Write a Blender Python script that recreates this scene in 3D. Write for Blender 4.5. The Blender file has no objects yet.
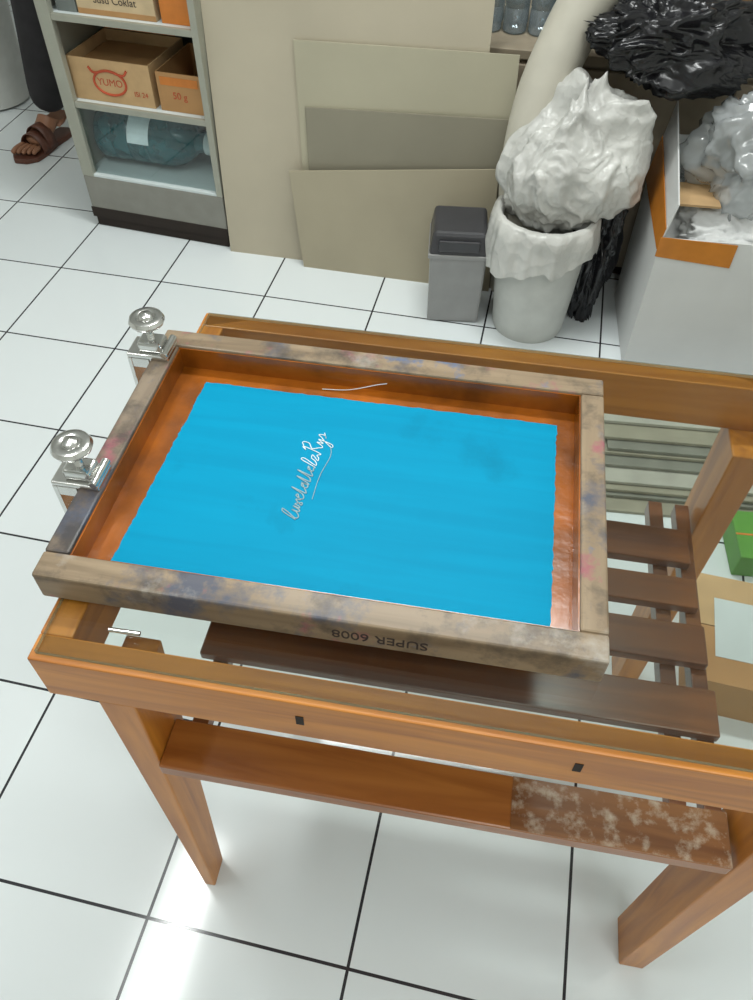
import bpy, bmesh, math, random
from mathutils import Vector, Matrix, noise
random.seed(3)
C=bpy.context.scene.collection
bpy.context.scene.view_settings.view_transform='Standard'
# ---------------- materials ----------------
def new_mat(n):
    m=bpy.data.materials.new(n);m.use_nodes=True
    nt=m.node_tree;b=nt.nodes["Principled BSDF"];return m,nt,b
def plain(n,col,rough=.5,metal=0,var=.12,scale=20,bump=0,bscale=60,alpha=None,emit=0,spec=None,coat=0,crinkle=0):
    m,nt,b=new_mat(n)
    tc=nt.nodes.new("ShaderNodeTexCoord");nz=nt.nodes.new("ShaderNodeTexNoise");nz.inputs["Scale"].default_value=scale;nz.inputs["Detail"].default_value=5
    nt.links.new(tc.outputs["Object"],nz.inputs["Vector"])
    cr=nt.nodes.new("ShaderNodeValToRGB");e=cr.color_ramp.elements
    e[0].position=.3;e[1].position=.7
    e[0].color=(*[c*(1-var) for c in col],1);e[1].color=(*[min(1,c*(1+var)) for c in col],1)
    nt.links.new(nz.outputs["Fac"],cr.inputs["Fac"]);nt.links.new(cr.outputs["Color"],b.inputs["Base Color"])
    b.inputs["Roughness"].default_value=rough;b.inputs["Metallic"].default_value=metal
    if spec is not None:b.inputs["Specular IOR Level"].default_value=spec
    if coat:b.inputs["Coat Weight"].default_value=coat;b.inputs["Coat Roughness"].default_value=.1
    if bump:
        n2=nt.nodes.new("ShaderNodeTexNoise");n2.inputs["Scale"].default_value=bscale;n2.inputs["Detail"].default_value=4
        nt.links.new(tc.outputs["Object"],n2.inputs["Vector"])
        bp=nt.nodes.new("ShaderNodeBump");bp.inputs["Strength"].default_value=bump;bp.inputs["Distance"].default_value=.01
        nt.links.new(n2.outputs["Fac"],bp.inputs["Height"]);nt.links.new(bp.outputs["Normal"],b.inputs["Normal"])
        if crinkle:
            vo=nt.nodes.new("ShaderNodeTexVoronoi");vo.inputs["Scale"].default_value=crinkle
            ad=nt.nodes.new("ShaderNodeVectorMath");ad.operation='MULTIPLY_ADD';ad.inputs[1].default_value=(.06,.06,.06)
            nt.links.new(n2.outputs["Color"],ad.inputs[0]);nt.links.new(tc.outputs["Object"],ad.inputs[2]);nt.links.new(ad.outputs[0],vo.inputs["Vector"])
            b2=nt.nodes.new("ShaderNodeBump");b2.inputs["Strength"].default_value=.75;b2.inputs["Distance"].default_value=.012
            nt.links.new(vo.outputs["Distance"],b2.inputs["Height"]);nt.links.new(bp.outputs["Normal"],b2.inputs["Normal"]);nt.links.new(b2.outputs["Normal"],b.inputs["Normal"])
    if alpha is not None:b.inputs["Alpha"].default_value=alpha
    if emit:b.inputs["Emission Color"].default_value=(*col,1);b.inputs["Emission Strength"].default_value=emit
    return m
def wood(n,c1,c2,axis=0,rough=.42,coat=.15,stain=None):
    m,nt,b=new_mat(n);N=nt.nodes.new;L=nt.links.new
    tc=N("ShaderNodeTexCoord");mp=N("ShaderNodeMapping")
    s=[38,38,38];s[axis]=3.0;mp.inputs["Scale"].default_value=s;L(tc.outputs["Object"],mp.inputs["Vector"])
    nz=N("ShaderNodeTexNoise");nz.inputs["Scale"].default_value=1.3;nz.inputs["Detail"].default_value=8;nz.inputs["Distortion"].default_value=.8
    L(mp.outputs["Vector"],nz.inputs["Vector"])
    cr=N("ShaderNodeValToRGB");e=cr.color_ramp.elements;e[0].position=.32;e[1].position=.68;e[0].color=(*c1,1);e[1].color=(*c2,1)
    L(nz.outputs["Fac"],cr.inputs["Fac"]);last=cr.outputs["Color"]
    for k,(col,sc,lo,hi) in enumerate(stain or []):
        n2=N("ShaderNodeTexNoise");n2.inputs["Scale"].default_value=sc;n2.inputs["Detail"].default_value=7;n2.inputs["Roughness"].default_value=.65
        mp2=N("ShaderNodeMapping");mp2.inputs["Location"].default_value=(k*3.1,k*1.7,k);L(tc.outputs["Object"],mp2.inputs["Vector"]);L(mp2.outputs["Vector"],n2.inputs["Vector"])
        r=N("ShaderNodeValToRGB");r.color_ramp.elements[0].position=lo;r.color_ramp.elements[1].position=hi;r.color_ramp.elements[1].color=(.85,.85,.85,1)
        L(n2.outputs["Fac"],r.inputs["Fac"])
        mx=N("ShaderNodeMix");mx.data_type='RGBA';L(r.outputs["Color"],mx.inputs[0]);L(last,mx.inputs[6]);mx.inputs[7].default_value=(*col,1);last=mx.outputs[2]
    L(last,b.inputs["Base Color"])
    b.inputs["Roughness"].default_value=rough;b.inputs["Coat Weight"].default_value=coat;b.inputs["Coat Roughness"].default_value=.15
    bp=N("ShaderNodeBump");bp.inputs["Strength"].default_value=.15;bp.inputs["Distance"].default_value=.002
    L(nz.outputs["Fac"],bp.inputs["Height"]);L(bp.outputs["Normal"],b.inputs["Normal"])
    return m
def thin_glass(n,tint,rough=.02,base=.04,dif=None):
    m=bpy.data.materials.new(n);m.use_nodes=True;nt=m.node_tree;nt.nodes.clear();N=nt.nodes.new;L=nt.links.new
    o=N("ShaderNodeOutputMaterial");mx=N("ShaderNodeMixShader");tr=N("ShaderNodeBsdfTransparent");tr.inputs["Color"].default_value=(*tint,1)
    gl=N("ShaderNodeBsdfGlossy");gl.inputs["Roughness"].default_value=rough
    lw=N("ShaderNodeLayerWeight");lw.inputs["Blend"].default_value=.5
    pw=N("ShaderNodeMath");pw.operation='POWER';pw.inputs[1].default_value=5;L(lw.outputs["Facing"],pw.inputs[0])
    ma=N("ShaderNodeMath");ma.operation='MULTIPLY_ADD';ma.inputs[1].default_value=1-base;ma.inputs[2].default_value=base;L(pw.outputs[0],ma.inputs[0])
    L(ma.outputs[0],mx.inputs[0]);L(gl.outputs[0],mx.inputs[2])
    if dif:
        m2=N("ShaderNodeMixShader");m2.inputs[0].default_value=dif[1];d=N("ShaderNodeBsdfDiffuse");d.inputs["Color"].default_value=(*dif[0],1)
        L(tr.outputs[0],m2.inputs[1]);L(d.outputs[0],m2.inputs[2]);L(m2.outputs[0],mx.inputs[1])
    else: L(tr.outputs[0],mx.inputs[1])
    L(mx.outputs[0],o.inputs[0]);return m

W_TAB=[wood("table_wood_%d"%i,(.38,.120,.010),(.62,.235,.026),axis=i) for i in range(3)]
W_SLAT_DIM=wood("slat_wood_dimmed",(.10,.030,.010),(.21,.072,.020),axis=0,rough=.3)  # darker copy of the slat wood: dimming under the glass put into the colour
W_SLATF=wood("slat_front_wood",(.24,.072,.012),(.38,.135,.026),axis=0,rough=.3)
W_WORN=wood("slat_worn_wood",(.14,.055,.022),(.26,.11,.04),axis=0,rough=.2,stain=[((.62,.55,.44),44,.50,.75)])
st=[((.06,.08,.13),12,.52,.64),((.36,.10,.13),15,.58,.68),((.05,.04,.03),20,.52,.70),((.46,.43,.38),9,.56,.70),((.08,.15,.30),18,.62,.70)]
W_FR=[wood("frame_wood_%d"%i,(.18,.125,.072),(.34,.25,.155),axis=i,rough=.6,coat=0.1,stain=st) for i in range(2)]
W_FRD=wood("frame_wood_dark",(.14,.10,.07),(.26,.20,.14),axis=1,rough=.55,coat=.1,stain=st[:3]+[((.035,.03,.03),10,.48,.60)])
M_GLASS=thin_glass("table_glass",(.915,.95,.93))
M_GEDGE=plain("glass_edge",(.22,.36,.28),.15,alpha=.6)
M_CYAN=wood("cyan_emulsion",(0.0,.265,.46),(0.0,.30,.51),axis=0,rough=.5,coat=0,stain=[((.0,.13,.22),6,.56,.85)])
M_CYAN.node_tree.nodes["Principled BSDF"].inputs["Specular IOR Level"].default_value=.08
M_ORG=plain("amber_tape",(.29,.080,.006),.26,var=.55,scale=14,bump=.18,bscale=24,coat=.25)
M_CHROME=plain("chrome",(.72,.72,.70),.18,metal=1,var=.1,bump=.05)
M_WHITEPR=plain("white_print",(.78,.86,.88),.5)
M_GREYPR=plain("faded_print",(.34,.48,.52),.5)
M_INK=plain("dark_ink",(.03,.02,.02),.6)
M_DARK=plain("dark_slot",(.02,.012,.008),.8)
# ---------------- mesh helpers ----------------
def link(o,par=None):
    C.objects.link(o)
    if par is not None:o.parent=par
    return o
def empty(n,loc=(0,0,0),rz=0):
    e=bpy.data.objects.new(n,None);e.empty_display_size=.05;e.location=loc;e.rotation_euler=(0,0,math.radians(rz));return link(e)
def mesh_obj(n,verts,faces,mat,par=None,bev=0,smooth=False,seg=2):
    me=bpy.data.meshes.new(n);me.from_pydata([tuple(v) for v in verts],[],faces);me.validate()
    bm=bmesh.new();bm.from_mesh(me);bmesh.ops.recalc_face_normals(bm,faces=bm.faces);bm.to_mesh(me);bm.free()
    o=bpy.data.objects.new(n,me);me.materials.append(mat)
    if smooth:
        for p in me.polygons:p.use_smooth=True
    link(o,par)
    if bev:
        b=o.modifiers.new("bevel",'BEVEL');b.width=bev;b.segments=seg;b.limit_method='ANGLE'
    return o
BF=[(0,1,2,3),(4,5,6,7),(0,1,5,4),(1,2,6,5),(2,3,7,6),(3,0,4,7)]
def box(n,x0,x1,y0,y1,z0,z1,mat,par=None,bev=.0015,**k):
    v=[(x0,y0,z0),(x1,y0,z0),(x1,y1,z0),(x0,y1,z0),(x0,y0,z1),(x1,y0,z1),(x1,y1,z1),(x0,y1,z1)]
    return mesh_obj(n,v,BF,mat,par,bev,**k)
def hexa(n,b,t,mat,par=None,bev=.0015):
    return mesh_obj(n,list(b)+list(t),BF,mat,par,bev)
def sheet(n,bl,br,tr,tl,th,mat,par=None):
    bl,br,tr,tl=map(Vector,(bl,br,tr,tl));nn=(br-bl).cross(tl-bl).normalized()*th
    return mesh_obj(n,[bl,br,tr,tl,bl-nn,br-nn,tr-nn,tl-nn],BF,mat,par,0)
def lathe(n,prof,mat,par=None,loc=(0,0,0),seg=40,rot=None,smooth=True,cap=True):
    vs=[];fs=[]
    for r,z in prof:
        for i in range(seg):
            a=2*math.pi*i/seg;vs.append((r*math.cos(a),r*math.sin(a),z))
    for j in range(len(prof)-1):
        for i in range(seg):
            k=(i+1)%seg;fs.append((j*seg+i,j*seg+k,(j+1)*seg+k,(j+1)*seg+i))
    if cap:
        fs.append(tuple(range(seg)));fs.append(tuple(range((len(prof)-1)*seg,len(prof)*seg)))
    o=mesh_obj(n,vs,fs,mat,par,0,smooth=smooth);o.location=loc
    if rot:o.rotation_euler=rot
    if smooth:
        m=o.modifiers.new("es",'EDGE_SPLIT');m.split_angle=math.radians(40)
    return o
def crumple(n,loc,rad,mat,par=None,amp=.22,sc=2.2,sub=6,seed=0,flatb=None,rot=0,tilt=(0,0,0),shape=None,fold=1.0,stretch=(1,1,1),fine=.12):
    """creased film: low-frequency lumps + sharp ridged folds"""
    bm=bmesh.new();bmesh.ops.create_icosphere(bm,subdivisions=sub,radius=1)
    sv=Vector((seed*7.1,seed*3.3,seed*1.9))
    for v in bm.verts:
        c=v.co.copy();q=Vector((c.x*stretch[0],c.y*stretch[1],c.z*stretch[2]))
        w=q+Vector((noise.noise(q*1.5+sv),noise.noise(q*1.5+sv+Vector((9,0,0))),noise.noise(q*1.5+sv+Vector((0,9,0)))))*.55
        d=noise.noise(w*sc*.7+sv)*1.1
        r1=1-abs(noise.noise(w*sc*1.5+sv))*2.2;r2=1-abs(noise.noise(w*sc*3.4+sv))*2.2
        d+=fold*(.42*r1*abs(r1)+.18*r2*abs(r2))+fine*noise.noise(w*sc*8)
        k=1+amp*(d-.2)
        if shape:k*=shape(c)
        v.co=Vector((c.x*k*rad[0],c.y*k*rad[1],c.z*k*rad[2]))
        if flatb is not None and v.co.z<flatb:v.co.z=flatb+(v.co.z-flatb)*.02
    me=bpy.data.meshes.new(n);bm.to_mesh(me);bm.free();me.materials.append(mat)
    for p in me.polygons:p.use_smooth=True
    o=bpy.data.objects.new(n,me);o.location=loc;o.rotation_euler=(tilt[0],tilt[1],rot);return link(o,par)
def tube(n,pts,rad,mat,par=None,res=4,cyclic=False):
    cu=bpy.data.curves.new(n,'CURVE');cu.dimensions='3D';s=cu.splines.new('POLY');s.points.add(len(pts)-1)
    for i,p in enumerate(pts):s.points[i].co=(*p,1)
    s.use_cyclic_u=cyclic;cu.bevel_depth=rad;cu.bevel_resolution=res;cu.use_fill_caps=True
    cu.materials.append(mat);o=bpy.data.objects.new(n,cu);return link(o,par)
def catmull(P,k=10):
    P=[Vector(p) for p in P];P=[P[0]*2-P[1]]+P+[P[-1]*2-P[-2]];out=[]
    for i in range(1,len(P)-2):
        for j in range(k):
            t=j/k;a,b,c,d=P[i-1:i+3]
            out.append(.5*((2*b)+(c-a)*t+(2*a-5*b+4*c-d)*t*t+(3*b-a-3*c+d)*t**3))
    out.append(P[-2]);return out
def text(n,body,size,mat,par,M,ext=.0002,shear=0):
    cu=bpy.data.curves.new(n,'FONT');cu.body=body;cu.size=size;cu.extrude=ext;cu.shear=shear;cu.align_x='CENTER';cu.align_y='CENTER'
    cu.materials.append(mat);o=bpy.data.objects.new(n,cu);link(o,par);o.matrix_local=M;return o
def skin(n,verts,edges,radii,mat,par=None,sub=2):
    me=bpy.data.meshes.new(n);me.from_pydata(verts,edges,[]);o=bpy.data.objects.new(n,me);link(o,par);me.materials.append(mat)
    s=o.modifiers.new("skin",'SKIN')
    for i,r in enumerate(radii):
        r=r if isinstance(r,tuple) else (r,r);me.skin_vertices[0].data[i].radius=r
    me.skin_vertices[0].data[0].use_root=True;s.use_smooth_shade=True
    u=o.modifiers.new("sub",'SUBSURF');u.levels=sub;u.render_levels=sub;return o

# ---------------- room ----------------
RA=-11.84;P0=(-.3256,.2768,0)
def room(o):o.location=P0;o.rotation_euler=(0,0,math.radians(RA));return o
m,nt,b=new_mat("floor_tiles");N=nt.nodes.new;L=nt.links.new
tc=N("ShaderNodeTexCoord");br=N("ShaderNodeTexBrick");br.offset=0;br.squash=1
br.inputs["Scale"].default_value=1;br.inputs["Brick Width"].default_value=.3;br.inputs["Row Height"].default_value=.3;br.inputs["Mortar Size"].default_value=.0024
br.inputs["Mortar Smooth"].default_value=.1;br.inputs["Color1"].default_value=(.76,.81,.82,1);br.inputs["Color2"].default_value=(.72,.77,.78,1);br.inputs["Mortar"].default_value=(.035,.035,.04,1)
L(tc.outputs["Object"],br.inputs["Vector"]);L(br.outputs["Color"],b.inputs["Base Color"])
nz=N("ShaderNodeTexNoise");nz.inputs["Scale"].default_value=6;L(tc.outputs["Object"],nz.inputs["Vector"])
mr=N("ShaderNodeMapRange");mr.inputs["To Min"].default_value=.06;mr.inputs["To Max"].default_value=.16;L(nz.outputs["Fac"],mr.inputs["Value"]);L(mr.outputs[0],b.inputs["Roughness"])
bp=N("ShaderNodeBump");bp.invert=True;bp.inputs["Strength"].default_value=.3;bp.inputs["Distance"].default_value=.002;L(br.outputs["Fac"],bp.inputs["Height"]);L(bp.outputs["Normal"],b.inputs["Normal"])
M_FLOOR=m
M_WALL=plain("wall_paint",(.72,.72,.68),.8,var=.03,scale=3)
M_CEIL=plain("ceiling_paint",(.8,.8,.78),.9,var=.02,scale=3)
x0,x1,y0,y1,H=-2.3,1.9,-2.3,3.6,2.7
room(box("floor",x0,x1,y0,y1,-.05,0,M_FLOOR,bev=0))
room(box("ceiling",x0,x1,y0,y1,H,H+.05,M_CEIL,bev=0))
room(box("wall_back",x0,x1,y1,y1+.1,-.05,H,M_WALL,bev=0));room(box("wall_front",x0,x1,y0-.1,y0,-.05,H,M_WALL,bev=0))
room(box("wall_left",x0-.1,x0,y0,y1,-.05,H,M_WALL,bev=0));room(box("wall_right",x1,x1+.1,y0,y1,-.05,H,M_WALL,bev=0))

# ---------------- table ----------------
T=empty("wooden_table",(-.2985,.3307,0),-9.295)
LT,DT=.755,.498;ZA,ZW,ZG=.602,.6665,.6715
box("apron_front",0,LT,0,.026,ZA,ZW,W_TAB[0],T);box("apron_back",0,LT,DT-.026,DT,ZA,ZW,W_TAB[0],T)
box("apron_left",0,.03,.026,DT-.026,ZA,ZW,W_TAB[1],T);box("apron_right",LT-.03,LT,.026,DT-.026,ZA,ZW,W_TAB[1],T)
box("slot_1",.235,.242,-.0006,.004,.628,.643,M_DARK,T,0);box("slot_2",.470,.477,-.0006,.004,.628,.643,M_DARK,T,0)
def leg(n,xa,xb,ya,yb,xa2,xb2,ya2,yb2):
    hexa(n,[(xa2,ya2,0),(xb2,ya2,0),(xb2,yb2,0),(xa2,yb2,0)],[(xa,ya,ZA),(xb,ya,ZA),(xb,yb,ZA),(xa,yb,ZA)],W_TAB[2],T,.002)
leg("leg_1",.046,.082,.001,.072,.050,.066,.001,.040)
leg("leg_2",.658,.698,.001,.066,.658,.692,.001,.062)
leg("leg_3",.658,.698,DT-.072,DT-.001,.658,.692,DT-.062,DT-.001)
leg("leg_4",.048,.088,DT-.072,DT-.001,.050,.075,DT-.055,DT-.001)
SZ=.475
box("slat_1",.079,.652,-.004,.050,SZ-.020,SZ,W_SLATF,T,.002)
box("worn_patch",.440,.6515,-.0035,.0495,SZ-.0005,SZ+.0006,W_WORN,T,0)
for i,(a,c_) in enumerate([(.130,.185),(.216,.268),(.292,.335),(.358,.412)]):
    box("slat_%d"%(i+2),.079,.655-.004*i,a,c_,SZ-.014,SZ,W_SLAT_DIM,T,.002)
for i,x in enumerate((.093,.600,.635)):
    box("batten_%d"%(i+1),x,x+.018,.03,DT-.03,SZ-.036,SZ-.0145,W_SLAT_DIM,T,.001)
gl=box("glass_top",.006,LT-.006,.006,DT-.006,ZW,ZG,M_GLASS,T,0)
gl.data.materials.append(M_GEDGE)
for p in gl.data.polygons:
    if abs(p.normal.z)<.5:p.material_index=1
tube("glass_stop_pin",[(.062,.036,ZG+.0022),(.090,.0365,ZG+.0022)],.0022,M_CHROME,T)

# ---------------- screen frame ----------------
FA=-9.2;FO=(-.300,.391)
F=empty("silk_screen_frame",(FO[0],FO[1],ZG),FA);FW,FH,BT,FZ=.496,.350,.0265,.0345;BL=.023
def bar(n,pts,mat):
    hexa(n,[(x,y,0.0) for x,y in pts],[(x,y,FZ) for x,y in pts],mat,F,.0022)
bar("bar_front",[(0,0),(FW,0),(FW,BT),(0,BT)],W_FR[0]);bar("bar_back",[(0,FH-BT),(FW,FH-BT),(FW,FH),(0,FH)],W_FR[0])
bar("bar_left",[(0,BT+.0004),(BL,BT+.0004),(BL,FH-BT-.0004),(0,FH-BT-.0004)],W_FRD)
bar("bar_right",[(FW-BT*.9,BT+.0004),(FW,BT+.0004),(FW,FH-BT-.0004),(FW-BT*.9,FH-BT-.0004)],W_FR[1])
ix0,ix1,iy0,iy1=BL,FW-BT*.9,BT,FH-BT
mz=.005
cx0,cx1,cy0,cy1=.052,.452,.0315,.300
n_=60;edge=[]
def jit(s):return .0018*noise.noise(Vector((s*.9,1.3,.2)))
def bil(a,b_):
    x=cx0+(cx1-cx0)*a;y=cy0+(cy1-cy0)*b_
    return x+(.006*b_)*(1-a)-.004*(1-b_)*(1-a),y
for k in range(n_):x,y=bil(k/n_,0);edge.append((x,y+jit(k)))
for k in range(n_):x,y=bil(1,k/n_);edge.append((x+jit(k+80),y))
for k in range(n_):x,y=bil(1-k/n_,1);edge.append((x,y+jit(k+160)))
for k in range(n_):x,y=bil(0,1-k/n_);edge.append((x+jit(k+240),y))
mesh_obj("cyan_mesh",[(x,y,mz+.0008) for x,y in edge],[tuple(range(len(edge)))],M_CYAN,F)
box("mesh_margin",ix0,ix1,iy0,iy1,mz-.001,mz,M_ORG,F,0)
e=.0015
box("tape_back",ix0,ix1,iy1-e,iy1,mz,FZ-.003,M_ORG,F,0);box("tape_front",ix0,ix1,iy0,iy0+e,mz,FZ-.003,M_ORG,F,0)
box("tape_left",ix0,ix0+e,iy0+e,iy1-e,mz,FZ-.004,M_ORG,F,0);box("tape_right",ix1-e,ix1,iy0+e,iy1-e,mz,FZ-.003,M_ORG,F,0)
Z=mz+.0013
letters=[[(0,0),(.3,1.6),(.75,1.9),(.6,1.2),(.2,.1),(.6,-.2),(1.1,.2)],[(.1,.8),(.2,0),(.5,0),(.7,.8),(.75,.05),(1,.2)],[(.1,.7),(.7,0),(.3,0),(.8,.8),(1,.3)],
[(.2,.5),(.7,.8),(.4,.95),(.15,.4),(.4,0),(1,.3)],[(.4,1.8),(.35,.1),(.6,0),(1,.3)],[(.7,.8),(.2,.7),(.2,.1),(.7,.1),(.75,.9),(.8,.05),(1,.2)],[(.4,1.7),(.35,.1),(.6,0),(1,.3)],[(.4,1.9),(.35,.1),(.6,0),(1,.3)],
[(.7,.8),(.2,.7),(.2,.1),(.7,.1),(.8,.05),(1,.2)],[(.3,1.9),(.7,1.6),(.3,.1),(.6,0),(1,.3)],[(.2,.8),(.8,.8),(.2,0),(.7,0),(1,.3)],
[(.5,0),(.6,2.3),(.2,1.9),(1.2,2.6),(1.5,1.8),(.8,1.2),(1.3,.5),(1.7,0),(2.0,.3)],[(.2,.9),(.4,.1),(.8,.8),(.8,-1.0),(.3,-1.0),(1,.2)],[(.3,.5),(.6,1.0),(.9,.3),(.5,0),(1.3,.4)]]
cur=0;allp=[]
for li,Lt in enumerate(letters):
    for (u_,v_) in Lt:allp.append((cur+u_,v_,li))
    cur+=Lt[-1][0]
def place(u_,v_):
    s=u_/cur;sz=.0085
    return Vector((.199+.006*s-(v_-.7)*sz,.122+.120*s+.0030*v_,Z))
A_=[place(u_,v_) for u_,v_,li in allp if li<=8];B_=[place(u_,v_) for u_,v_,li in allp if li>=8]
tube("cursive_print_faded",catmull(A_,8),.00065,M_GREYPR,F,res=1);tube("cursive_print",catmull(B_,8),.00055,M_WHITEPR,F,res=1)
tube("underline",catmull([place(4,-1.0),place(8,-.9),place(12,-1.3),place(14,-.7)],8),.0004,M_GREYPR,F,res=1)
text("frame_marking","SUPER 6008",.0165,M_INK,F,Matrix.Translation((.308,-.0002,.0155))@Matrix.Rotation(math.radians(90),4,'X')@Matrix.Rotation(math.pi,4,'Z'))
tube("tape_crease",catmull([(.19,iy1-.012,mz+.001),(.22,iy1-.009,mz+.002),(.25,iy1-.0035,mz+.009),(.262,iy1-.0025,mz+.012)],6),.0005,M_WHITEPR,F,res=1)

# ---------------- hinge clamps ----------------
def clamp(yc):
    a=math.radians(FA);ca,sa=math.cos(a),math.sin(a);lx,ly=0,yc
    E=empty("hinge_clamp",(FO[0]+lx*ca-ly*sa,FO[1]+lx*sa+ly*ca,ZG),FA)
    z=FZ;w=.016
    box("upper_plate",-.026,.022,-w,w,z+.0005,z+.006,M_CHROME,E,.0015)
    box("spine",-.026,-.021,-w,w,-.012,z+.0005,M_CHROME,E,.001)
    box("lower_plate",-.026,-.0122,-w,w,-.016,-.012,M_CHROME,E,.001)
    box("side_rib_1",-.021,-.001,-w,-w+.003,z-.012,z+.0005,M_CHROME,E,.0006)
    box("side_rib_2",-.021,-.001,w-.003,w,z-.012,z+.0005,M_CHROME,E,.0006)
    box("screw_block",-.014,.014,-.011,.011,z+.006,z+.018,M_CHROME,E,.003,seg=3)
    lathe("hinge_pin",[(.0035,-.017),(.0045,-.016),(.0045,.016),(.0035,.017)],M_CHROME,E,(.018,0,z+.009),20,(math.radians(90),0,0))
    lathe("screw",[(.0042,0),(.0042,.002),(.0034,.003),(.0042,.004),(.0034,.006),(.0042,.007),(.0034,.009),(.006,.012),(.007,.016),(.0055,.020)],M_CHROME,E,(0,0,z+.017),20)
    lathe("knob",[(.006,0),(.014,.002),(.0178,.005),(.0195,.009),(.0175,.013),(.012,.0145),(.0085,.013),(.007,.016),(.001,.018)],M_CHROME,E,(0,0,z+.034),36)
    return E
clamp(.1155);clamp(.3085)

# ---------------- leaning sheets ----------------
M_SH=[plain("grey_board_%d"%i,c,.6,var=.06,scale=4) for i,c in enumerate([(.46,.41,.31),(.42,.39,.285),(.25,.23,.17),(.39,.345,.245)])]  # darkest tone carries the shadow band, the others are board colours
sheet("shadow_band_sheet",(-.432,2.024,0),(.24,1.893,0),(.245,1.955,.82),(-.425,2.088,.82),.004,M_SH[0])
sheet("shadow_band_sheet",(-.2,1.972,0),(.32,1.866,0),(.31,1.915,.575),(-.21,2.018,.565),.004,M_SH[1])
sheet("shadow_band_sheet",(-.185,1.962,0),(.31,1.858,0),(.30,1.895,.44),(-.19,1.998,.42),.004,M_SH[2])  # added sheet, dark colour stands in for the shadow gap above the front sheet
sheet("shadow_band_sheet",(-.215,1.95,0),(.30,1.842,0),(.29,1.873,.33),(-.24,1.980,.265),.004,M_SH[3])

# ---------------- low cabinet behind ----------------
M_CAB=plain("cabinet_laminate",(.30,.25,.18),.5);K=empty("low_cabinet",(-.22,2.065,0),-11.5)
box("carcass",0,1.55,.02,.5,0.04,.55,M_CAB,K);box("worktop",-.005,1.56,0.005,.505,.55,.57,M_CAB,K);box("plinth",.01,1.54,.05,.49,0,.04,M_DARK,K)
for i in range(3):
    box("door_panel_%d"%i,.01+i*.515,.51+i*.515,.006,.0195,.05,.54,M_CAB,K,.003)
    box("handle_%d"%i,.45+i*.515,.46+i*.515,.001,.006,.25,.35,M_CHROME,K)

# ---------------- display case ----------------
M_AL=plain("case_aluminium",(.36,.36,.30),.4,metal=.3,var=.05);M_PL=plain("case_plinth",(.24,.235,.205),.45,var=.08)
M_SHELF=plain("case_shelf",(.62,.68,.68),.3,var=.03);M_IN=plain("case_inner",(.17,.19,.18),.5)
M_PANE=thin_glass("case_pane",(.92,.96,.96))
D=empty("display_case",(-.852,2.158,0),-15.8);w,d,h=.432,.36,1.0
box("kick",.004,w-.004,.004,d,0,.035,M_DARK,D);box("plinth_panel",0,w,0,d,.035,.155,M_PL,D,.003)
box("plinth_band",-.001,w+.001,-.002,0,.03,.06,M_DARK,D,0)
box("post_1",0,.036,0,.02,.155,h,M_AL,D);box("post_2",w-.018,w,0,.02,.155,h,M_AL,D)
box("side_1",0,.012,.02,d,.155,h,M_AL,D);box("side_2",w-.012,w,.02,d,.155,h,M_AL,D);box("back_panel",.012,w-.012,d-.01,d,.155,h,M_IN,D)
box("deck",.012,w-.012,.001,d-.01,.155,.163,M_SHELF,D)
for i,z in enumerate((.35,.56,.77)):
    box("shelf_%d"%i,.012,w-.012,.012,d-.01,z,z+.010,M_SHELF,D);box("shelf_trim_%d"%i,.036,w-.018,.002,.012,z-.004,z+.012,M_AL,D)
box("top",0,w,0,d,h,h+.03,M_AL,D);box("pane",.036,w-.018,.013,.016,.164,.346,M_PANE,D,0)
M_KR=plain("kraft",(.46,.25,.10),.75,var=.10,scale=12);M_KR2=plain("kraft_light",(.55,.36,.18),.75,var=.1);M_RED=plain("red_print",(.50,.08,.03),.7);M_CREAM=plain("cream_card",(.60,.46,.28),.7);M_OR=plain("orange_card",(.62,.20,.03),.5)
def carton(n,ox,oy,oz,rz,W_,D_,H_,mat,par=None,inner=None,th=.003):
    E=empty(n,(ox,oy,oz),rz)
    if par is not None:E.parent=par
    box("base",0,W_,0,D_,0,th,mat,E,0);box("wall_f",0,W_,0,th,th,H_,mat,E,0);box("wall_b",0,W_,D_-th,D_,th,H_,mat,E,0)
    box("wall_l",0,th,th,D_-th,th,H_,mat,E,0);box("wall_r",W_-th,W_,th,D_-th,th,H_,mat,E,0);return E
def wmat(ox,oy,rz):return Matrix.Translation((ox,oy,0))@Matrix.Rotation(math.radians(rz),4,'Z')
MD=wmat(-.852,2.158,-15.8)
def incase(x,y,z):v=MD@Vector((x,y,z));return v
FR=Matrix.Rotation(math.radians(90),4,'X')
def case_carton(x,z,W_,D_,H_,mat,rz=0):
    v=incase(x,.03,z+.0005);return carton("snack_carton",v.x,v.y,v.z,-15.8+rz,W_,D_,H_,mat)
c1=case_carton(.026,.36,.235,.2,.105,M_KR2)
tube("ring_logo",[(.115+.046*math.cos(t/16*math.pi),-.001,.05+.030*math.sin(t/16*math.pi)) for t in range(32)],.003,M_RED,c1,cyclic=True)
tube("ring_horns",catmull([(.06,-.001,.085),(.075,-.001,.072),(.115,-.001,.080),(.155,-.001,.072),(.17,-.001,.085)],6),.003,M_RED,c1)
text("print","YUMO",.025,M_RED,c1,Matrix.Translation((.115,-.0005,.05))@FR);text("print_2","ISI 24",.018,M_RED,c1,Matrix.Translation((.03+.17,-.0005,.03))@FR)
box("inner_back_print",.01,.22,.19,.192,.11,.15,M_OR,c1,0)
box("tray_liner",.006,.229,.006,.194,.07,.078,M_KR,c1,.002)
c2=case_carton(.278,.36,.125,.2,.095,M_KR);text("print","50 g",.024,M_RED,c2,Matrix.Translation((.06,-.0005,.04))@FR)
box("yellow_band",.01,.115,-.001,0,.065,.085,M_OR,c2,0)
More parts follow.
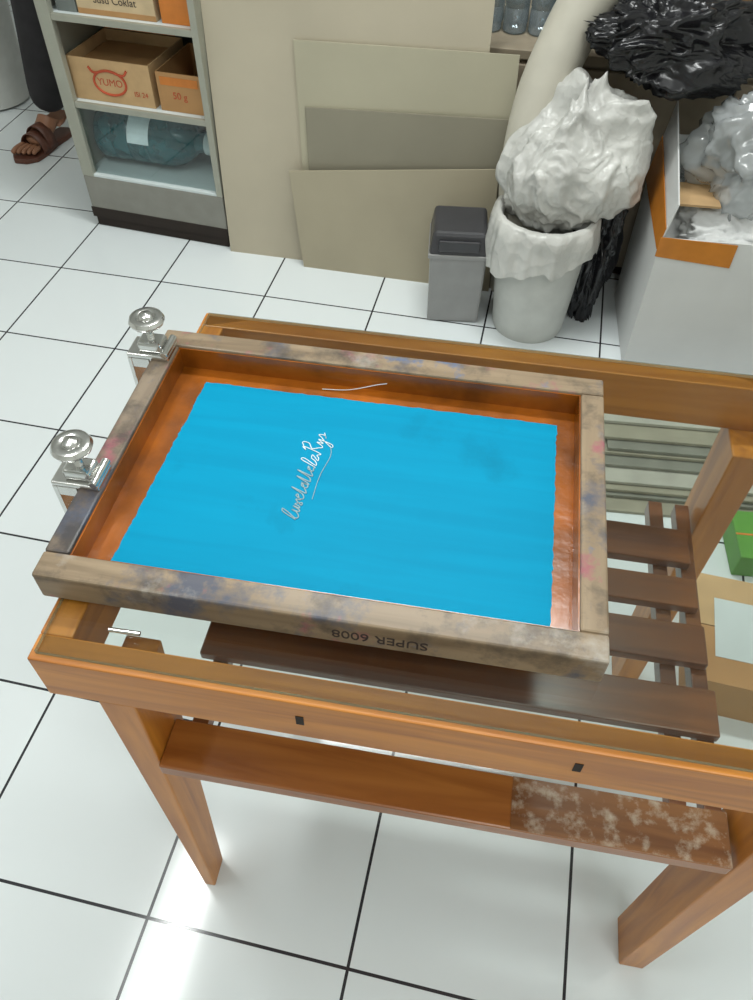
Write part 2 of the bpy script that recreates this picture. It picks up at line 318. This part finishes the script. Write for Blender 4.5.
c3=case_carton(.10,.57,.21,.2,.12,M_CREAM);text("print","Susu Coklat",.024,M_INK,c3,Matrix.Translation((.105,-.0005,.034))@FR)
box("brown_band",.0,.21,-.0008,0,.0,.012,M_KR,c3,0)
c4=case_carton(.325,.57,.08,.2,.12,M_OR);c5=case_carton(.04,.57,.055,.15,.09,M_IN)
M_JUG=plain("teal_plastic",(.025,.12,.135),.12,alpha=.82,var=.3)
v=incase(.03,.12,.164+.077);J=empty("water_gallon_bottle",v,-15.8)
prof=[(.02,0),(.066,.002),(.074,.012),(.074,.05),(.070,.056),(.074,.062),(.074,.10),(.070,.106),(.074,.112),(.074,.15),(.070,.156),(.074,.162),(.074,.21),(.066,.245),(.045,.275),(.028,.29),(.026,.315),(.029,.318),(.029,.335)]
lathe("body",prof,M_JUG,J,(0,0,0),40,(0,math.radians(90),0))
lathe("cap",[(.030,.318),(.030,.345)],M_SHELF,J,(0,0,0),30,(0,math.radians(90),0))
lb=[];lf=[]
for i in range(9):
    a=math.radians(5+i*10)
    for x in (.11,.175):lb.append((x,-.0754*math.cos(a),.0754*math.sin(a)))
for i in range(8):lf.append((2*i,2*i+1,2*i+3,2*i+2))
mesh_obj("label",lb,lf,M_WHITEPR,J)

# ---------------- bins, bags ----------------
M_GB=plain("grey_bin",(.28,.28,.275),.35,var=.06);M_GD=plain("dark_lid",(.045,.045,.05),.35)
B=empty("grey_waste_bin",(.122,1.70,0),-4)
hexa("body",[(.004,.008,0),(.136,.008,0),(.136,.132,0),(.004,.132,0)],[(0,0,.20),(.14,0,.20),(.14,.14,.20),(0,.14,.20)],M_GB,B,.006)
hexa("lid",[(-.003,-.003,.20),(.143,-.003,.20),(.143,.143,.20),(-.003,.143,.20)],[(.006,.010,.255),(.134,.010,.255),(.134,.13,.262),(.006,.13,.262)],M_GD,B,.008)
box("rim_band",-.004,.144,-.004,.144,.192,.203,M_GB,B,.002);box("flap",.02,.12,-.004,.004,.212,.240,M_GD,B,.003)
M_WB=plain("white_bucket",(.52,.53,.50),.4,var=.07)
M_BAG=plain("white_plastic",(.56,.56,.53),.30,var=.14,scale=9,bump=.45,bscale=14,crinkle=17);M_BLK=plain("black_plastic",(.010,.010,.012),.25,var=.3)
U=empty("white_bucket",(.390,1.705,0))
lathe("pail",[(.088,0),(.092,.01),(.112,.29),(.118,.295),(.118,.315),(.113,.32),(.108,.31),(.088,.02)],M_WB,U,seg=48)
def drape(n,par,mat):   # bin liner folded down over the rim
    vs=[];fs=[];S_=120;prof=[(.100,.30),(.112,.325),(.124,.318),(.128,.29),(.130,.255),(.129,.22)]
    for j,(r,z) in enumerate(prof):
        for i in range(S_):
            a=2*math.pi*i/S_;q=Vector((math.cos(a)*3,math.sin(a)*3,z*6))
            rr=r+.010*noise.noise(q*1.7)*(j*.3)+.004*math.sin(a*17+noise.noise(q)*5)*(j*.25)
            zz=z+(.035*noise.noise(q*.6+Vector((3,0,0))) if j>2 else 0)*(j-2)*.6
            vs.append((rr*math.cos(a),rr*math.sin(a),zz))
    for j in range(len(prof)-1):
        for i in range(S_):
            k=(i+1)%S_;fs.append((j*S_+i,j*S_+k,(j+1)*S_+k,(j+1)*S_+i))
    return mesh_obj(n,vs,fs,mat,par,0,smooth=True)
drape("liner_skirt",U,M_BAG)
def bagshape(c):
    return 1.0+.14*max(0,c.z)*math.cos(3*math.atan2(c.y,c.x)+.6)-.14*max(0,-c.z)
crumple("white_plastic_bag",(.432,1.730,.400),(.160,.125,.175),M_BAG,amp=.26,sc=1.4,seed=1,flatb=-.11,shape=bagshape,stretch=(1.1,1.1,.8),fold=.85,fine=.07)
R=empty("rolled_foam_sheet",(0,0,0))
M_FOAM=plain("cream_foam",(.50,.475,.40),.5,var=.05)
tube("roll",catmull([(.350,1.775,.06),(.350,1.785,.22),(.340,1.80,.38),(.36,1.84,.52),(.41,1.875,.65),(.45,1.89,.72)],8),.058,M_FOAM,R,res=8)
crumple("black_trash_bag",(.60,1.81,.655),(.185,.11,.085),M_BLK,amp=.5,sc=1.5,seed=2,fine=.05)
crumple("black_trash_bag",(.532,1.765,.225),(.055,.08,.235),M_BLK,amp=.4,sc=1.8,seed=3,flatb=-.224,stretch=(1.5,1.5,.8),fine=.05)
# white open carton
M_WC=plain("white_carton",(.66,.67,.66),.6,var=.05,scale=6);M_TAPE=plain("brown_tape",(.55,.20,.03),.25,var=.1)
X=carton("white_carton",.608,1.535,0,-7,.42,.30,.352,M_WC,th=.004)
def quad(n,a,b_,c,d_,mat,par,th=.003):return sheet(n,a,b_,c,d_,th,mat,par)
quad("flap_left",(0,.30,.352),(0,0,.352),(.012,.0,.43),(.016,.29,.52),M_WC,X)
quad("flap_back",(0,.30,.352),(.42,.30,.352),(.41,.305,.44),(.03,.305,.44),M_WC,X)
quad("tape_left",(-.0045,.30,.335),(-.0045,.0,.325),(.0015,.0,.375),(.006,.295,.44),M_TAPE,X,.0015)
quad("tape_front",(-.004,-.004,.310),(.16,-.004,.295),(.16,-.004,.350),(-.004,-.004,.356),M_TAPE,X,.002)
crumple("paper_fill",(.21,.15,.27),(.17,.12,.11),M_WC,X,amp=.25,sc=2,seed=7)
box("brown_card",.04,.13,.10,.20,.375,.380,M_KR2,X,0)
M_CLR=thin_glass("clear_film",(.9,.92,.92),base=.12,rough=.15,dif=((.62,.65,.66),.45))
crumple("clear_plastic_wrap",(.21,.19,.47),(.14,.10,.14),M_CLR,X,amp=.4,sc=1.8,seed=9,sub=5)
O=empty("brown_carton",(.56,2.10,.570),-11.5)
box("body",0,.45,0,.3,0,.26,M_KR,O,.003);box("tape_low",0,.45,-.0012,0,.0,.055,M_OR,O,0);box("tape_top",0,.45,.12,.18,.26,.261,M_TAPE,O,0);box("label",.10,.36,-.002,-.0012,.01,.045,M_CREAM,O,0)
PB=empty("bottle_pack",(.22,2.065,.5705),-11.5);M_BOT=thin_glass("pet_plastic",(.75,.82,.85),base=.12,rough=.08,dif=((.4,.45,.48),.35))
for i in range(5):
    for j in range(2):
        lathe("bottle_%d_%d"%(i,j),[(.024,0),(.028,.004),(.028,.05),(.026,.054),(.028,.058),(.028,.10),(.020,.125),(.011,.14),(.011,.155)],M_BOT,PB,(.03+i*.06,.03+j*.06,0),24)
        lathe("bottlecap_%d_%d"%(i,j),[(.013,.150),(.013,.166)],M_GB,PB,(.03+i*.06,.03+j*.06,0),20)

# ---------------- stuff on floor to the right, seen under the glass ----------------
S=empty("board_stack",(.47,1.06,0),-6)
M_SG=plain("aluminium_board",(.25,.25,.21),.4,metal=.2);M_SG2=plain("olive_board",(.30,.28,.21),.6);M_SG3=plain("pale_board",(.42,.41,.35),.6)
for i in range(9):
    c=[M_SG2,M_SG,M_SG2,M_SG3,M_SG][i%5];dx=.012*math.sin(i*2.3);dy=.022*i+.012*math.sin(i*1.7)
    box("board_%d"%i,dx,.60+dx,dy,.33,.010*i,.010*i+.008,c,S,.001)
M_GRN=plain("green_card",(.10,.30,.04),.5)
G=empty("green_box",(.70,.90,0),-6);box("carton",0,.25,0,.12,0,.06,M_GRN,G,.003);box("lid_seam",0,.25,.056,.060,.06,.061,M_OR,G,0)
Kx=carton("kraft_carton",.53,.62,0,-14,.36,.22,.10,M_KR);box("closed_flap_1",0,.36,0,.109,.10,.103,M_KR,Kx,0);box("closed_flap_2",0,.36,.111,.22,.10,.103,M_KR2,Kx,0)
box("paper_label",.03,.22,.05,.17,.1032,.104,M_SHELF,Kx,0)
text("print","ISI 12",.03,M_RED,Kx,Matrix.Translation((.25,.03,.1035)))

# ---------------- person at the back left ----------------
PE=empty("person",(0,0,0));M_PANT=plain("dark_trousers",(.018,.016,.018),.85,var=.3);M_SKIN=plain("skin",(.28,.13,.07),.5,var=.08);M_SHIRT=plain("shirt",(.10,.13,.2),.8);M_LEA=plain("sandal_leather",(.10,.035,.02),.5);M_HAIR=plain("hair",(.01,.01,.01),.7)
v=[(-1.04,2.85,.88),(-1.08,2.80,.84),(-1.06,2.72,.46),(-1.115,2.70,.09),(-.96,2.88,.84),(-.97,2.92,.47),(-.96,3.01,.10)]
skin("trousers",v,[(0,1),(1,2),(2,3),(0,4),(4,5),(5,6)],[(.15,.11),.088,.078,.064,.088,.072,.058],M_PANT,PE)
v=[(-1.04,2.85,.90),(-1.04,2.86,1.10),(-1.04,2.86,1.34),(-1.04,2.85,1.43),(-1.04,2.84,1.49),(-.87,2.86,1.35),(-.80,2.83,1.10),(-1.21,2.86,1.35),(-1.28,2.83,1.10)]
skin("shirt_body",v,[(0,1),(1,2),(2,3),(3,4),(2,5),(5,6),(2,7),(7,8)],[(.15,.10),(.13,.10),(.15,.10),.06,.05,.05,.045,.05,.045],M_SHIRT,PE)
skin("forearm_1",[(-.80,2.83,1.11),(-.78,2.73,.90),(-.78,2.70,.84),(-.78,2.69,.76)],[(0,1),(1,2),(2,3)],[.036,.026,(.04,.018),(.03,.014)],M_SKIN,PE)
skin("forearm_2",[(-1.28,2.83,1.11),(-1.30,2.73,.90),(-1.30,2.70,.84),(-1.30,2.69,.76)],[(0,1),(1,2),(2,3)],[.036,.026,(.04,.018),(.03,.014)],M_SKIN,PE)
for i in range(4):
    for sx in (-.78,-1.30):skin("finger",[(sx-.024+.016*i,2.69,.78),(sx-.024+.016*i,2.685,.72),(sx-.022+.015*i,2.70,.685)],[(0,1),(1,2)],[.009,.008,.007],M_SKIN,PE,1)
for sx,s_ in ((-.78,-1),(-1.30,1)):skin("thumb",[(sx+s_*.03,2.69,.83),(sx+s_*.05,2.67,.79),(sx+s_*.05,2.665,.76)],[(0,1),(1,2)],[.011,.010,.008],M_SKIN,PE,1)
crumple("head",(-1.04,2.83,1.60),(.075,.092,.115),M_SKIN,PE,amp=.02,sub=4)
crumple("hair_cap",(-1.04,2.845,1.625),(.082,.096,.105),M_HAIR,PE,amp=.04,sub=4,flatb=-.01)
crumple("nose",(-1.04,2.735,1.59),(.013,.018,.02),M_SKIN,PE,amp=.02,sub=3)
for sx in (-1,1):
    crumple("eye",(-1.04+sx*.03,2.748,1.615),(.012,.008,.007),M_INK,PE,amp=.02,sub=3);crumple("ear",(-1.04+sx*.076,2.835,1.60),(.010,.022,.032),M_SKIN,PE,amp=.02,sub=3)
crumple("mouth",(-1.04,2.748,1.555),(.025,.008,.006),M_LEA,PE,amp=.02,sub=3)
def foot(k,hx,hy,ang):
    Fm=Matrix.Translation((hx,hy,0))@Matrix.Rotation(math.radians(ang),4,'Z')
    P=lambda x,y,z:tuple(Fm@Vector((x,y,z)))
    skin("foot_%d"%k,[P(0,0,.10),P(0,.02,.045),P(0,-.06,.055),P(-.003,-.13,.036)],[(0,1),(0,2),(2,3)],[.036,.03,(.036,.03),(.042,.018)],M_SKIN,PE)
    for i in range(5):
        x=-.034+.017*i;l=[.045,.04,.036,.03,.024][i]
        skin("toe_%d_%d"%(k,i),[P(x*.9,-.13,.032),P(x,-.145-l*.6,.032),P(x,-.15-l,.026)],[(0,1),(1,2)],[.012,.010,.009] if i==0 else [.009,.0075,.007],M_SKIN,PE,1)
    sole=[(.0,.055),(.03,.045),(.036,0),(.036,-.06),(.047,-.12),(.046,-.17),(.02,-.20),(-.02,-.21),(-.045,-.185),(-.050,-.12),(-.036,-.06),(-.036,0),(-.03,.045)]
    n=len(sole);vs=[P(x,y,0) for x,y in sole]+[P(x,y,.016) for x,y in sole]
    mesh_obj("sole_%d"%k,vs,[tuple(range(n)),tuple(range(n,2*n))]+[(i,(i+1)%n,n+(i+1)%n,n+i) for i in range(n)],M_LEA,PE,.003)
    for y,hh in ((-.115,.058),(-.085,.072)):
        vv=[];ff=[]
        for i in range(13):
            a=math.pi*i/12
            for dy in (-.02,.02):vv.append(P(.048*math.cos(a),y+dy,.012+hh*math.sin(a)))
        for i in range(12):ff.append((2*i,2*i+1,2*i+3,2*i+2))
        o=mesh_obj("strap_%d"%k,vv,ff,M_LEA,PE,0,smooth=True);s=o.modifiers.new("sol",'SOLIDIFY');s.thickness=.003
foot(1,-1.115,2.715,-22);foot(2,-.96,3.02,-5)
BK=empty("white_pail",(-1.44,3.02,0))
lathe("body",[(.11,0),(.13,.01),(.15,.33),(.156,.34),(.150,.345),(.13,.02)],M_WB,BK,seg=40)

# ---------------- lights ----------------
M_TUBE=plain("tube_glow",(1,1,1),.5,emit=6,var=0);M_FIX=plain("fixture_white",(.8,.8,.8),.5)
def fixture(x,y,rz,pw,l=1.2):
    E=empty("ceiling_tube_light",(x,y,2.7),rz)
    box("housing",-l/2,l/2,-.05,.05,-.05,0,M_FIX,E,.004)
    lathe("tube",[(.013,-l/2+.03),(.013,l/2-.03)],M_TUBE,E,(0,0,-.066),20,(0,math.radians(90),0))
    ld=bpy.data.lights.new("tube_area",'AREA');ld.shape='RECTANGLE';ld.size=l;ld.size_y=.16;ld.energy=pw;ld.color=(.97,1,.98)
    lo=bpy.data.objects.new("tube_area",ld);lo.location=(0,0,-.09);link(lo,E)
fixture(.15,1.55,RA,31);fixture(-.9,.6,78,20);fixture(.6,-.7,RA,18)
wd=bpy.data.worlds.new("world");bpy.context.scene.world=wd;wd.use_nodes=True;wd.node_tree.nodes["Background"].inputs[0].default_value=(.9,.95,1,1);wd.node_tree.nodes["Background"].inputs[1].default_value=.4
# ---------------- camera ----------------
th,ro=math.radians(49.5406),math.radians(-.7516)
Fv=Vector((0,math.cos(th),-math.sin(th)));Rv=Vector((1,0,0));Dv=Vector((0,-math.sin(th),-math.cos(th)))
R2=Rv*math.cos(ro)+Dv*math.sin(ro);D2=-Rv*math.sin(ro)+Dv*math.cos(ro)
cd=bpy.data.cameras.new("camera");cd.sensor_fit='VERTICAL';cd.sensor_height=24;cd.lens=785.9/1000*24;cd.clip_start=.02
co=bpy.data.objects.new("camera",cd);C.objects.link(co)
M=Matrix.Identity(4)
for i in range(3):M[i][0]=R2[i];M[i][1]=-D2[i];M[i][2]=-Fv[i]
M[2][3]=1.2698;co.matrix_world=M
bpy.context.scene.camera=co
